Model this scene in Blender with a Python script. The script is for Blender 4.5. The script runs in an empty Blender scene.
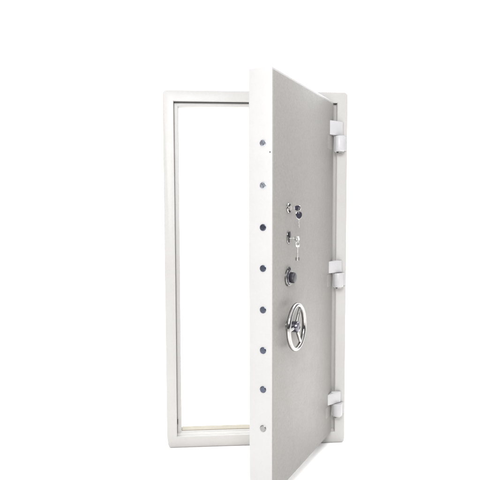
import bpy, bmesh, math, random
from mathutils import Vector, Matrix
random.seed(4)
sc = bpy.context.scene
COL = sc.collection
PI = math.pi
TH = 1.0423                       # how far the door stands open (radians)
WF, HF = 1.0259, 2.0              # outer size of the frame
DW, DZ0, DZ1, DT = 0.8699, 0.0675, 1.9342, 0.110

# ------------------------------------------------------------------ materials
def new_mat(name):
    m = bpy.data.materials.new(name); m.use_nodes = True
    nt = m.node_tree
    return m, nt, nt.nodes['Principled BSDF']

def N(nt, kind, **kw):
    n = nt.nodes.new(kind)
    for k, v in kw.items():
        if k in n.inputs: n.inputs[k].default_value = v
        else: setattr(n, k, v)
    return n

def ramp(nt, fac, stops):
    r = nt.nodes.new('ShaderNodeValToRGB')
    el = r.color_ramp.elements
    while len(el) < len(stops): el.new(0.5)
    for e, (p, c) in zip(el, stops):
        e.position = p; e.color = (*c, 1)
    nt.links.new(fac, r.inputs['Fac'])
    return r.outputs['Color']

def mix(nt, fac, a, b, blend='MIX'):
    n = nt.nodes.new('ShaderNodeMix'); n.data_type = 'RGBA'; n.blend_type = blend
    for sock, v in ((n.inputs[0], fac), (n.inputs[6], a), (n.inputs[7], b)):
        if isinstance(v, bpy.types.NodeSocket): nt.links.new(v, sock)
        elif isinstance(v, (int, float)): sock.default_value = v
        else: sock.default_value = (*v, 1)
    return n.outputs[2]

def noise(nt, vec, scale, detail=4, rough=.6, dist=0.0):
    n = N(nt, 'ShaderNodeTexNoise', Scale=scale, Detail=detail, Roughness=rough, Distortion=dist)
    if vec: nt.links.new(vec, n.inputs['Vector'])
    return n.outputs['Fac']

def paint(name, col, col2, rough=.38, fine=0.0, bump=.15, scuff=None, bscale=260):
    # slight clouding, fine speckle, long thin scuffs and an orange-peel bump
    m, nt, b = new_mat(name)
    tc = nt.nodes.new('ShaderNodeTexCoord').outputs['Object']
    big = noise(nt, tc, 3.2, 5, .6)
    c = ramp(nt, big, [(.32, col2), (.62, col)])
    if fine:
        f = noise(nt, tc, 95, 3, .75)
        sp = ramp(nt, f, [(.30, (1-fine,)*3), (.5, (1,)*3), (.72, (1+fine*.7,)*3)])
        c = mix(nt, 1.0, c, sp, 'MULTIPLY')
    if scuff:
        mp = N(nt, 'ShaderNodeMapping'); mp.inputs['Scale'].default_value = (9, 9, 2.2)
        nt.links.new(tc, mp.inputs['Vector'])
        s = noise(nt, mp.outputs['Vector'], 4.5, 8, .72, .6)
        k = ramp(nt, s, [(.66, (0, 0, 0)), (.74, (.55,)*3)])
        c = mix(nt, k, c, scuff)
    nt.links.new(c, b.inputs['Base Color'])
    b.inputs['Specular IOR Level'].default_value = .28
    r = ramp(nt, noise(nt, tc, 14, 5, .65), [(.3, (rough-.03,)*3), (.7, (rough+.04,)*3)])
    nt.links.new(r, b.inputs['Roughness'])
    bp = N(nt, 'ShaderNodeBump', Strength=bump, Distance=.004)
    nt.links.new(noise(nt, tc, bscale, 2, .5), bp.inputs['Height'])
    nt.links.new(bp.outputs['Normal'], b.inputs['Normal'])
    return m

def metal(name, col, rough, bump=0.0):
    m, nt, b = new_mat(name)
    tc = nt.nodes.new('ShaderNodeTexCoord').outputs['Object']
    b.inputs['Metallic'].default_value = 1
    f = noise(nt, tc, 60, 4, .6)
    nt.links.new(ramp(nt, f, [(.3, tuple(x*.82 for x in col)), (.7, col)]), b.inputs['Base Color'])
    nt.links.new(ramp(nt, noise(nt, tc, 120, 3, .6), [(.3, (rough*.7,)*3), (.7, (rough*1.4,)*3)]), b.inputs['Roughness'])
    return m

M_frame = paint('white_gloss_paint', (.376, .368, .356), (.356, .347, .332), .36, .03, .10, (.33, .315, .29))
M_edge  = paint('white_door_edge_paint', (.366, .361, .356), (.352, .346, .340), .36, .02, .08)
M_panel = paint('grey_hammered_paint', (.211, .203, .191), (.208, .200, .187), .46, .11, .14, (.217, .205, .195), 170)
M_hinge = paint('white_hinge_paint', (.400, .396, .400), (.375, .370, .370), .34, .03, .10)
M_sill  = paint('aged_cream_paint', (.225, .208, .165), (.175, .158, .118), .5, .10, .2, (.30, .25, .15))
M_chrome = metal('polished_chrome', (.39, .377, .368), .09)
M_steel = metal('satin_steel', (.24, .235, .23), .24)
M_bolt  = metal('bolt_steel_bright_reflection', (.42, .44, .48), .30)  # bolt steel in three tones, with differing reflections put into the colour
M_bolt_dark = metal('bolt_steel_dark_reflection', (.085, .095, .125), .28)
M_bolt_grey = metal('bolt_steel_grey_reflection', (.25, .25, .245), .42)
M_hub = metal('tinted_hub_steel', (.135, .13, .155), .22)
def plain(name, col, rough):
    m, nt, b = new_mat(name)
    tc = nt.nodes.new('ShaderNodeTexCoord').outputs['Object']
    nt.links.new(ramp(nt, noise(nt, tc, 80), [(.3, tuple(x*.7 for x in col)), (.7, col)]), b.inputs['Base Color'])
    b.inputs['Roughness'].default_value = rough
    return m
M_black = plain('black_plastic', (.020, .019, .026), .32)
M_violet = plain('blue_black_plastic', (.014, .014, .028), .35)
M_nickel = metal('brushed_nickel', (.62, .61, .59), .36)
M_knob = plain('charcoal_knob_plastic', (.020, .019, .026), .38)
M_rubber = plain('dark_seal_rubber', (.035, .034, .033), .7)
M_dark  = plain('dark_bore', (.012, .012, .012), .8)
M_tick  = plain('white_enamel', (.75, .75, .75), .4)
def floor_mat():
    m, nt, b = new_mat('white_studio_floor')
    tc = nt.nodes.new('ShaderNodeTexCoord').outputs['Object']
    nt.links.new(ramp(nt, noise(nt, tc, 2.0), [(.3, (.955, .945, .925)), (.7, (.965, .955, .935))]), b.inputs['Base Color'])
    b.inputs['Roughness'].default_value = .8
    b.inputs['Specular IOR Level'].default_value = .1
    return m
M_floor = floor_mat()

# ------------------------------------------------------------------ mesh helpers
def link(name, bm, m, parent=None, smooth=None, mats=None):
    me = bpy.data.meshes.new(name)
    bmesh.ops.recalc_face_normals(bm, faces=bm.faces)
    bm.to_mesh(me); bm.free()
    o = bpy.data.objects.new(name, me); COL.objects.link(o)
    for x in (mats or [m]): me.materials.append(x)
    if parent is not None: o.parent = parent
    if smooth:
        for p in me.polygons: p.use_smooth = True
        me.set_sharp_from_angle(angle=math.radians(smooth))
    return o

def join(bm, other, mat=None):
    if mat is not None: other.transform(mat)
    me = bpy.data.meshes.new('tmp'); other.to_mesh(me); other.free()
    bm.from_mesh(me); bpy.data.meshes.remove(me)

def box(x0, x1, y0, y1, z0, z1, bev=0.0, seg=2):
    b = bmesh.new(); bmesh.ops.create_cube(b, size=1)
    for v in b.verts:
        v.co = Vector((x0+(v.co.x+.5)*(x1-x0), y0+(v.co.y+.5)*(y1-y0), z0+(v.co.z+.5)*(z1-z0)))
    if bev: bmesh.ops.bevel(b, geom=b.edges[:], offset=bev, segments=seg, profile=.5, affect='EDGES')
    return b

def prism(pts, z0, z1, bev=0.0, seg=2):
    """plan outline in x,y raised from z0 to z1 (z0 / z1 may be functions of the point)"""
    b = bmesh.new()
    f0 = z0 if callable(z0) else (lambda x, y: z0)
    f1 = z1 if callable(z1) else (lambda x, y: z1)
    lo = [b.verts.new((x, y, f0(x, y))) for x, y in pts]
    hi = [b.verts.new((x, y, f1(x, y))) for x, y in pts]
    n = len(pts)
    b.faces.new(lo[::-1]); b.faces.new(hi)
    for i in range(n): b.faces.new((lo[i], lo[(i+1) % n], hi[(i+1) % n], hi[i]))
    if bev: bmesh.ops.bevel(b, geom=b.edges[:], offset=bev, segments=seg, profile=.5, affect='EDGES')
    return b

def lathe(prof, axis='y', n=40, cap=True):
    """prof: (radius, height along the axis) pairs"""
    b = bmesh.new(); rings = []
    for r, h in prof:
        ring = []
        for k in range(n):
            a = 2*PI*k/n
            p = (r*math.cos(a), h, r*math.sin(a)) if axis == 'y' else (r*math.cos(a), r*math.sin(a), h)
            ring.append(b.verts.new(p))
        rings.append(ring)
    for i in range(len(rings)-1):
        for k in range(n):
            b.faces.new((rings[i][k], rings[i][(k+1) % n], rings[i+1][(k+1) % n], rings[i+1][k]))
    if cap:
        b.faces.new(rings[0][::-1]); b.faces.new(rings[-1])
    return b

def torus(R, r, n=64, m=16, sq=1.0, axis='y'):
    b = bmesh.new(); rings = []
    for i in range(n):
        a = 2*PI*i/n; ring = []
        for j in range(m):
            t = 2*PI*j/m
            rr = R + r*math.cos(t); h = r*sq*math.sin(t)
            p = (rr*math.cos(a), h, rr*math.sin(a)) if axis == 'y' else (rr*math.cos(a), rr*math.sin(a), h)
            ring.append(b.verts.new(p))
        rings.append(ring)
    for i in range(n):
        for j in range(m):
            b.faces.new((rings[i][j], rings[(i+1) % n][j], rings[(i+1) % n][(j+1) % m], rings[i][(j+1) % m]))
    return b

def rod(p, q, r0, r1=None, n=16):
    r1 = r0 if r1 is None else r1
    p, q = Vector(p), Vector(q); d = q-p
    b = lathe([(r0, 0), (r1, d.length)], 'z', n)
    b.transform(Matrix.Translation(p) @ d.to_track_quat('Z', 'Y').to_matrix().to_4x4())
    return b

def T(x, y, z): return Matrix.Translation((x, y, z))

def empty(name, loc, rz=0, parent=None):
    o = bpy.data.objects.new(name, None); COL.objects.link(o)
    o.location = loc; o.rotation_euler = (0, 0, rz); o.empty_display_size = .1
    if parent is not None: o.parent = parent
    return o

# ------------------------------------------------------------------ setting
fl = bmesh.new()
for x, y in ((-25, -25), (25, -25), (25, 25), (-25, 25)): fl.verts.new((x, y, 0))
fl.faces.new(fl.verts[:])
floor = link('floor', fl, M_floor); floor['kind'] = 'structure'
floor.location = (0, 0, -.003)

# ------------------------------------------------------------------ the vault door
vault = empty('vault_door', (WF/2, 0, 0))
vault['label'] = 'white steel vault door standing half open in its frame, grey outside with chrome handwheel'
vault['category'] = 'vault door'; vault['kind'] = 'thing'
OX = -WF/2                                  # children are written in frame coordinates

# frame: stepped ring (front band, rabbet, inner lip)
def rect_loop(bm, x0, x1, z0, z1, y, cor=None):
    pts = [(x0, z0), (x1, z0), (x1, z1), (x0, z1)]
    return [bm.verts.new((x, y, z)) for x, z in pts]
RX0, RX1, RZ0, RZ1 = .0585, .9674, .0635, 1.9405        # rabbet
LX0, LX1, LZ0, LZ1 = .0825, .9434, .0810, 1.9190        # clear opening
D1, D2 = .030, .095
def outer_outline():
    """outer corners: rounded at the top, knocked-off at bottom left"""
    p = []
    p += [(.0150, 0.0), (.006, .020), (.0015, .052), (0.0, .085)]              # bottom left, worn off
    for k in range(7):                                                         # top left
        a = PI - k/6*PI/2; p.append((.022+.022*math.cos(a), HF-.022+.022*math.sin(a)))
    for k in range(7):                                                         # top right
        a = PI/2 - k/6*PI/2; p.append((WF-.021+.021*math.cos(a), HF-.021+.021*math.sin(a)))
    p += [(WF, .022), (WF-.004, .004), (WF-.010, 0.0)]
    return p
def make_frame():
    b = bmesh.new()
    out = outer_outline()
    bz = .004
    cx, cz = WF/2, HF/2
    def inset(p, d): return (p[0]+(d if p[0] < cx else -d), p[1]+(d if p[1] < cz else -d))
    loops = []
    loops.append([(x, D2, z) for x, z in out])
    loops.append([(x, bz, z) for x, z in out])
    loops.append([(*([inset(p, bz*.3)[0]]), bz*.3, inset(p, bz*.3)[1]) for p in out])
    loops.append([(inset(p, bz)[0], 0, inset(p, bz)[1]) for p in out])
    vl = [[b.verts.new(c) for c in L] for L in loops]
    n = len(out)
    for A, B in zip(vl, vl[1:]):
        for k in range(n): b.faces.new((A[k], A[(k+1) % n], B[(k+1) % n], B[k]))
    # front face: ring between outer loop and the rabbet mouth
    def R(x0, x1, z0, z1, y): return [b.verts.new(c) for c in ((x0, y, z0), (x0, y, z1), (x1, y, z1), (x1, y, z0))]
    e = .003
    q0 = R(RX0-e, RX1+e, RZ0-e, RZ1+e, 0)
    q1 = R(RX0, RX1, RZ0, RZ1, e)
    q2 = R(RX0, RX1, RZ0, RZ1, D1)
    q3 = R(LX0-e, LX1+e, LZ0-e, LZ1+e, D1)
    q4 = R(LX0, LX1, LZ0, LZ1, D1+e)
    q5 = R(LX0, LX1, LZ0, LZ1, D2)
    O = vl[-1]
    # outline order: bottom-left (0..3), top-left (4..10), top-right (11..17), bottom-right (18..20)
    b.faces.new(O[2:9] + [q0[1], q0[0]])                       # left stile
    b.faces.new(O[8:15] + [q0[2], q0[1]])                      # head
    b.faces.new(O[14:20] + [q0[3], q0[2]])                     # right stile
    b.faces.new(O[19:21] + O[0:3] + [q0[0], q0[3]])            # bottom rail
    for A, B in ((q0, q1), (q1, q2), (q2, q3), (q3, q4), (q4, q5)):
        for k in range(4): b.faces.new((A[k], A[(k+1) % 4], B[(k+1) % 4], B[k]))
    Bk = vl[0]
    b.faces.new(Bk[2:9] + [q5[1], q5[0]]); b.faces.new(Bk[8:15] + [q5[2], q5[1]])
    b.faces.new(Bk[14:20] + [q5[3], q5[2]]); b.faces.new(Bk[19:21] + Bk[0:3] + [q5[0], q5[3]])
    # sloping fillet along the bottom of the rabbet, added to catch more light
    wd = bmesh.new()
    A = [wd.verts.new((RX0+.0008, y, z)) for y, z in ((.012, RZ0+.0006), (D1-.0006, LZ0-e-.001), (D1-.0006, RZ0+.0006))]
    B = [wd.verts.new((RX1-.0008, v.co.y, v.co.z)) for v in A]
    wd.faces.new(A); wd.faces.new(B[::-1])
    for k in range(3): wd.faces.new((A[k], B[k], B[(k+1) % 3], A[(k+1) % 3]))
    join(b, wd)
    b.transform(T(OX, 0, 0))
    return b
frame = link('frame', make_frame(), M_frame, vault, 25)

# dark seal lying in the rabbet, just behind the front band (top and both sides)
g = bmesh.new()
join(g, box(RX0+.0005, RX1-.0005, .014, D1-.0004, RZ1-.0040, RZ1-.0006))
join(g, box(RX0+.0006, RX0+.0020, .022, D1-.0005, RZ0+.01, RZ1-.0055))
g.transform(T(OX, 0, 0))
link('seal_strip', g, M_rubber, frame)
# keeper holes for the locking bolts, in the left side of the rabbet
for z in (1.6249, 1.4444, 1.264, 1.0862, .9043, .7249, .5505, .1440):
    kb = lathe([(.0150, 0), (.0150, .0016)], 'y', 24)
    kb.transform(T(OX+RX0+.0026, .018, z) @ Matrix.Rotation(-PI/2, 4, 'Z'))
    if z < .2: link('keeper_hole', kb, M_dark, frame)
    else: kb.free()
# worn cream threshold on the bottom lip
th = box(LX0+.001, LX1-.001, D1+.012, D2+.012, LZ0-.010, LZ0+.0035, .002)
th.transform(T(OX, 0, 0))
thr = link('threshold', th, M_sill, frame); thr['label'] = 'cream painted threshold, worn along its edge'

# ------------------------------------------------------------------ door leaf (origin at the hinge corner of its outer face)
leaf = bmesh.new()
join(leaf, box(-DW, 0, .0, DT, DZ0, DZ1+.010, .005, 3))
door = link('door_leaf', leaf, M_edge, vault, 35)
door.location = (.9386+OX, -.0194, 0); door.rotation_euler = (0, 0, TH)
# the inner side: a stepped back plate
bk = box(-DW+.085, -.085, DT+.0005, DT+.022, DZ0+.04, DZ1-.04, .004)
link('back_plate', bk, M_edge, door, 35)
# outer plate, grey, standing a little proud of the white body
pn = box(-DW+.0045, -.004, -.0030, .0015, DZ0+.0035, DZ1-.0035, .0012, 2)
panel = link('outer_plate', pn, M_panel, door, 35); panel['label'] = 'grey mottled outer plate of the door'

# locking bolts in the free edge
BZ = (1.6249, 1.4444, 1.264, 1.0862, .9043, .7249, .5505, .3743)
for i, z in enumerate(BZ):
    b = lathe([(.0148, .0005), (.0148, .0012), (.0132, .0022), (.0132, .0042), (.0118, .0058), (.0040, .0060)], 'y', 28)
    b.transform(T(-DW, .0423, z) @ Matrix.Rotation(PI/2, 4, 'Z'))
    link('locking_bolt', b, M_bolt if i < 2 else M_bolt_dark if i < 7 else M_bolt_grey, door, 40)  # tone by height imitates what each bolt end reflects
# a knocked chip on the corner of the edge
ch = lathe([(.0028, 0), (.0022, .0006)], 'y', 9)
ch.transform(T(-DW, .0096, 1.5852) @ Matrix.Rotation(PI/2, 4, 'Z') @ Matrix.Scale(1.3, 4, (0, 0, 1)))
link('paint_chip', ch, M_rubber, door)

HZ = ((1.755, 1.834, 1.670), (.9930, 1.061, .9140), (.2420, .3060, .1700))
PX = -.690                                   # plumb line of the locks on the door
DM = Matrix.Translation((.9386+OX, -.0194, 0)) @ Matrix.Rotation(TH, 4, 'Z')     # door leaf in vault coordinates
def on_door(o, x, z, y=0):
    o.location = DM @ Vector((x, y, z)); o.rotation_euler = (0, 0, TH)
    return o

# ---- hinges: barrel and leaf on the frame, wedge knuckle and a faint strap on the door
for zb, zt, zl in HZ:
    b = lathe([(.012, zl-.003), (.0235, zl-.002), (.0280, zl+.002), (.0292, zl+.008), (.0292, zb-.004), (.0275, zb-.001)], 'z', 36)
    b.transform(T(.9725, -.0305, 0))
    join(b, box(.9950, 1.0170, -.0130, -.0008, zl+.004, zb-.002, .003))
    b.transform(T(OX, 0, 0))
    hinge = link('hinge', b, M_hinge, vault, 40)
    k = prism([(.9045, -.0800), (.9930, -.0190), (1.0025, -.0050), (.966, -.0050), (.9425, -.0165)], zb+.0015, zt, .0028, 2)
    k.transform(T(OX, 0, 0))
    link('knuckle', k, M_hinge, hinge, 40)
    p = lathe([(.0175, zl-.0085), (.0190, zl-.0060), (.0190, zl-.0010)], 'z', 28)
    p.transform(T(.9725+OX, -.0305, 0))
    link('hinge_pin', p, M_steel, hinge, 40)
    st = box(-.105, -.010, -.0036, -.0029, zl+.006, zb-.004, .0006, 3)
    st.transform(DM)
    link('hinge_strap', st, M_panel, hinge, 60)

# ---- handwheel: rim, three spokes, hub, boss
WZ = .8060; WO = .047
R, r = .1018, .0106
rim = torus(R, r, 96, 20); rim.transform(T(0, -WO, 0))
wheel = on_door(link('handwheel', rim, M_chrome, vault, 60), PX, WZ)
for a in (62, 182, 302):
    ca, sa = math.cos(math.radians(a)), math.sin(math.radians(a))
    s = rod((ca*.016, -WO+.004, sa*.016), (ca*(R-.004), -WO, sa*(R-.004)), .0082, .0066, 18)
    link('spoke', s, M_chrome, wheel, 60)
h = lathe([(.0225, -.024), (.0255, -.027), (.0255, -.054), (.0230, -.058), (.012, -.060), (.010, -.058), (.002, -.058)], 'y', 36)
link('hub', h, M_hub, wheel, 40)
sh = lathe([(.0300, -.0032), (.0300, -.007), (.0260, -.011), (.0155, -.014), (.0150, -.025)], 'y', 36)
link('boss', sh, M_chrome, wheel, 40)

# ---- combination dial
CZ = 1.0320
dr = lathe([(.0410, -.0032), (.0410, -.0100), (.0385, -.0135), (.0355, -.0138), (.0345, -.0110), (.0100, -.0110)], 'y', 56)
dial = on_door(link('combination_dial', dr, M_steel, vault, 35), PX, CZ)
dd = lathe([(.0336, -.0112), (.0332, -.0150), (.0290, -.0175), (.0100, -.0180)], 'y', 56)
link('dial_disc', dd, M_black, dial, 35)
tk = bmesh.new()
for i in range(50):
    a = 2*PI*i/50; L = .0040 if i % 5 == 0 else .0022
    t = box(-.00035, .00035, -.0008, -.0001, .0, L)
    t.transform(Matrix.Rotation(a, 4, 'Y') @ T(0, -.01765, .0288) @ Matrix.Rotation(math.radians(-30), 4, 'X'))
    join(tk, t)
link('scale_marks', tk, M_tick, dial)
kb = bmesh.new()                                                    # fluted knob
rings = []; n = 96
for rr, y, fl_ in ((.0215, -.0178, 0), (.0225, -.0195, .0), (.0243, -.0215, .0008), (.0240, -.0345, .0008), (.0225, -.0385, .0005), (.0180, -.0400, 0), (.0030, -.0395, 0)):
    ring = []
    for k in range(n):
        a = 2*PI*k/n; q = rr + fl_*(1 if (k//2) % 2 else -1)
        ring.append(kb.verts.new((q*math.cos(a), y, q*math.sin(a))))
    rings.append(ring)
for A, B in zip(rings, rings[1:]):
    for k in range(n): kb.faces.new((A[k], A[(k+1) % n], B[(k+1) % n], B[k]))
kb.faces.new(rings[-1])
link('knob', kb, M_knob, dial, 50)
ix = torus(.0085, .0030, 28, 10); ix.transform(T(-.006, -.0135, .0400))
link('index_ring', ix, M_black, dial, 60)

# ---- key lock with round rose (upper) and with long plate and swinging cover (lower)
Z1, Z2 = 1.3490, 1.2155
b = lathe([(.0215, -.0032), (.0215, -.0065), (.0185, -.0100), (.0120, -.0105), (.0118, -.0150), (.0020, -.0155)], 'y', 36)
lk = on_door(link('key_lock', b, M_chrome, vault, 35), PX, Z1)
lk['label'] = 'round chrome lock rose with two dark screws'
for dz in (.0145, -.0145):
    s = lathe([(.0055, -.0075), (.0055, -.0130), (.0040, -.0142)], 'y', 14); s.transform(T(.001, 0, dz))
    link('screw', s, M_dark, lk, 40)
def stadium(w, h, y0, y1, n=10):
    pts = []
    for k in range(n+1):
        a = PI*k/n; pts.append((w*math.cos(a), (h-w)+w*math.sin(a)))
    for k in range(n+1):
        a = PI+PI*k/n; pts.append((w*math.cos(a), -(h-w)+w*math.sin(a)))
    bb = prism(pts, y0, y1, .0015, 2); bb.transform(Matrix.Rotation(PI/2, 4, 'X'))
    return bb                                # prism z becomes -y
lk2 = on_door(link('key_lock', stadium(.0155, .0280, .0032, .0075), M_chrome, vault, 40), PX, Z2)
lk2['label'] = 'upright oval lock plate with a swinging keyhole cover'
b = stadium(.0085, .0140, .0070, .0090); b.transform(T(0, 0, -.011))
link('keyhole', b, M_dark, lk2, 40)
b = stadium(.0080, .0150, .0080, .0125); b.transform(T(.008, 0, .013) @ Matrix.Rotation(math.radians(-14), 4, 'Y'))
link('keyhole_cover', b, M_black, lk2, 40)

# ------------------------------------------------------------------ keys (they only hang in the door: things of their own)
KM = Matrix.Translation((.9386, -.0194, 0)) @ Matrix.Rotation(TH, 4, 'Z')
def key_thing(name, label, loc, rz):
    o = empty(name, KM @ Vector(loc), rz)
    o['label'] = label; o['category'] = 'key'; o['group'] = 'keys in the two key locks'
    return o
def bow_plate(w, h, t, hole):
    """flat key head in the x-z plane, centred, with a hole at hole=(z, radius); y is the thickness"""
    b = bmesh.new(); n = 32
    def ring(f, y): return [b.verts.new((f(2*PI*k/n)[0], y, f(2*PI*k/n)[1])) for k in range(n)]
    def fo(a):
        c, s = math.cos(a), math.sin(a); e = .78
        return (w*math.copysign(abs(c)**e, c), h*math.copysign(abs(s)**e, s))
    def fs(a): x, z = fo(a); return (x*.90, z*.90)
    def fi(a): return (hole[1]*math.cos(a), hole[0]+hole[1]*math.sin(a))
    L = [ring(fi, -t), ring(fs, -t), ring(fo, -t*.5), ring(fo, t*.5), ring(fs, t), ring(fi, t)]
    for i in range(6):
        A, B = L[i], L[(i+1) % 6]
        for k in range(n): b.faces.new((A[k], A[(k+1) % n], B[(k+1) % n], B[k]))
    return b
def cyl_key(root, down=True):
    """plastic-headed cylinder key, hanging along -z from its bow"""
    link('bow', bow_plate(.0135, .0160, .0030, (.0085, .0032)), M_violet, root, 40)
    rimb = bow_plate(.0152, .0177, .0020, (.0, .0140))
    link('bow_rim', rimb, M_chrome, root, 40)
    b = bmesh.new()
    pts = [(-.0042, -.014), (.0042, -.014), (.0042, -.055), (.002, -.058), (-.001, -.056)]
    for i in range(6):
        z = -.052+i*.0058; pts += [(-.0042 if i % 2 else -.0022, z)]
    pp = prism([(x, z) for x, z in pts], -.0013, .0013); pp.transform(Matrix.Rotation(PI/2, 4, 'X'))
    join(b, pp)
    join(b, box(-.0058, .0058, -.0022, .0022, -.021, -.0145, .001))
    link('blade', b, M_nickel, root, 40)
# key standing in the upper lock: its blade points into the door, so the bow sticks out
k1 = key_thing('cylinder_key', 'dark headed key standing in the upper key lock', (PX, -.050, Z1), TH)
cyl_key(k1)
for c in list(k1.children):
    c.data.transform(Matrix.Scale(.84, 4))                       # turn the blade from -z to +y, the bow upright
    c.data.transform(Matrix.Rotation(math.radians(90), 4, 'X'))
    c.data.transform(Matrix.Rotation(math.radians(80), 4, 'Y'))
k2 = key_thing('cylinder_key', 'dark headed spare key hanging from the key in the upper lock', (PX+.004, -.054, 1.3170), TH-.75)
cyl_key(k2)
rg = torus(.0110, .0011, 32, 8); rg.transform(T(.0, .002, .0200) @ Matrix.Rotation(math.radians(55), 4, 'Z'))
link('key_ring', rg, M_chrome, k2, 60)

def safe_key(root):
    link('bow', bow_plate(.0112, .0128, .0024, (.001, .0048)), M_nickel, root, 60)
    b = rod((0, 0, -.0100), (0, 0, -.0740), .0032, .0030, 14)
    join(b, lathe([(.0050, -.018), (.0050, -.0145)], 'z', 16))
    link('shank', b, M_nickel, root, 50)
    b = box(-.0100, .0100, -.0013, .0013, -.0730, -.0620)
    for x in (-.0100, .0050):
        join(b, box(x, x+.005, -.0013, .0013, -.0620, -.0585))
    link('bit', b, M_steel, root)
k3 = key_thing('safe_key', 'bare steel key standing in the lower key lock', (PX+.002, -.046, 1.2110), TH)
safe_key(k3)
for c in list(k3.children):
    c.data.transform(Matrix.Rotation(math.radians(90), 4, 'X'))
    c.data.transform(Matrix.Rotation(math.radians(75), 4, 'Y'))
k4 = key_thing('safe_key', 'long bare steel key hanging below the lower key lock', (PX+.004, -.048, 1.1840), TH-.7)
safe_key(k4)
rg = torus(.0100, .0011, 32, 8); rg.transform(T(0, 0, .0165) @ Matrix.Rotation(math.radians(60), 4, 'Z'))
link('key_ring', rg, M_chrome, k4, 60)

# ------------------------------------------------------------------ world: white backdrop ahead, dark horizon band added for metal reflections, soft light overhead
w = bpy.data.worlds.new('World'); sc.world = w; w.use_nodes = True
nt = w.node_tree; bg = nt.nodes['Background']
tc = nt.nodes.new('ShaderNodeTexCoord')
sep = nt.nodes.new('ShaderNodeSeparateXYZ'); nt.links.new(tc.outputs['Generated'], sep.inputs[0])
zc = N(nt, 'ShaderNodeMapRange'); zc.inputs[1].default_value = -.1; zc.inputs[2].default_value = .9
nt.links.new(sep.outputs['Z'], zc.inputs[0])
BASE = ramp(nt, zc.outputs[0], [(0, (.10, .10, .11)), (.30, (.16, .16, .175)), (.62, (1.1, 1.1, 1.13)), (1, (1.8, 1.8, 1.84))])
yc = N(nt, 'ShaderNodeMapRange'); yc.interpolation_type = 'SMOOTHSTEP'
yc.inputs[1].default_value = .45; yc.inputs[2].default_value = .80
nt.links.new(sep.outputs['Y'], yc.inputs[0])
colr = mix(nt, yc.outputs[0], BASE, (2.45, 2.45, 2.5))
nt.links.new(colr, bg.inputs['Color']); bg.inputs['Strength'].default_value = 1.0

def area(name, loc, target, size, power, col=(1, 1, 1)):
    l = bpy.data.lights.new(name, 'AREA'); l.shape = 'RECTANGLE'; l.size, l.size_y = size
    l.energy = power; l.color = col
    o = bpy.data.objects.new(name, l); COL.objects.link(o); o.location = loc
    o.rotation_euler = (Vector(target)-Vector(loc)).to_track_quat('-Z', 'Y').to_euler()
    return o
area('added_floor_fill', (1.4, 2.4, 4.6), (1.2, .6, 0), (5.0, 5.0), 570)  # added unseen lamp, lifts the floor and its shadows to white
area('key_softbox', (-.1, -3.6, 2.8), (.5, -.2, 1.5), (1.4, 1.4), 156, (.985, .985, 1))

# ------------------------------------------------------------------ camera
F, PITCH, YAW, ROLL = 586.5942, .073, .0756, -.0032
cp, sp, cy, sy = math.cos(PITCH), math.sin(PITCH), math.cos(YAW), math.sin(YAW)
fw = Vector((sy*cp, cy*cp, -sp)); rt = Vector((cy, -sy, 0)); up = rt.cross(fw)
r2 = math.cos(ROLL)*rt + math.sin(ROLL)*up; u2 = -math.sin(ROLL)*rt + math.cos(ROLL)*up
cd = bpy.data.cameras.new('camera'); cam = bpy.data.objects.new('camera', cd); COL.objects.link(cam)
cam.matrix_world = Matrix(((r2.x, u2.x, -fw.x, .1734), (r2.y, u2.y, -fw.y, -3.2725), (r2.z, u2.z, -fw.z, 1.314), (0, 0, 0, 1)))
cd.sensor_width = 36; cd.lens = 36*F/480
cd.shift_x = -.27/480; cd.shift_y = 18.88/480
cd.clip_start = .05; cd.clip_end = 200
sc.camera = cam

vs = sc.view_settings
vs.view_transform = 'Standard'; vs.look = 'None'; vs.exposure = 0; vs.gamma = 1
sc.cycles.max_bounces = 10
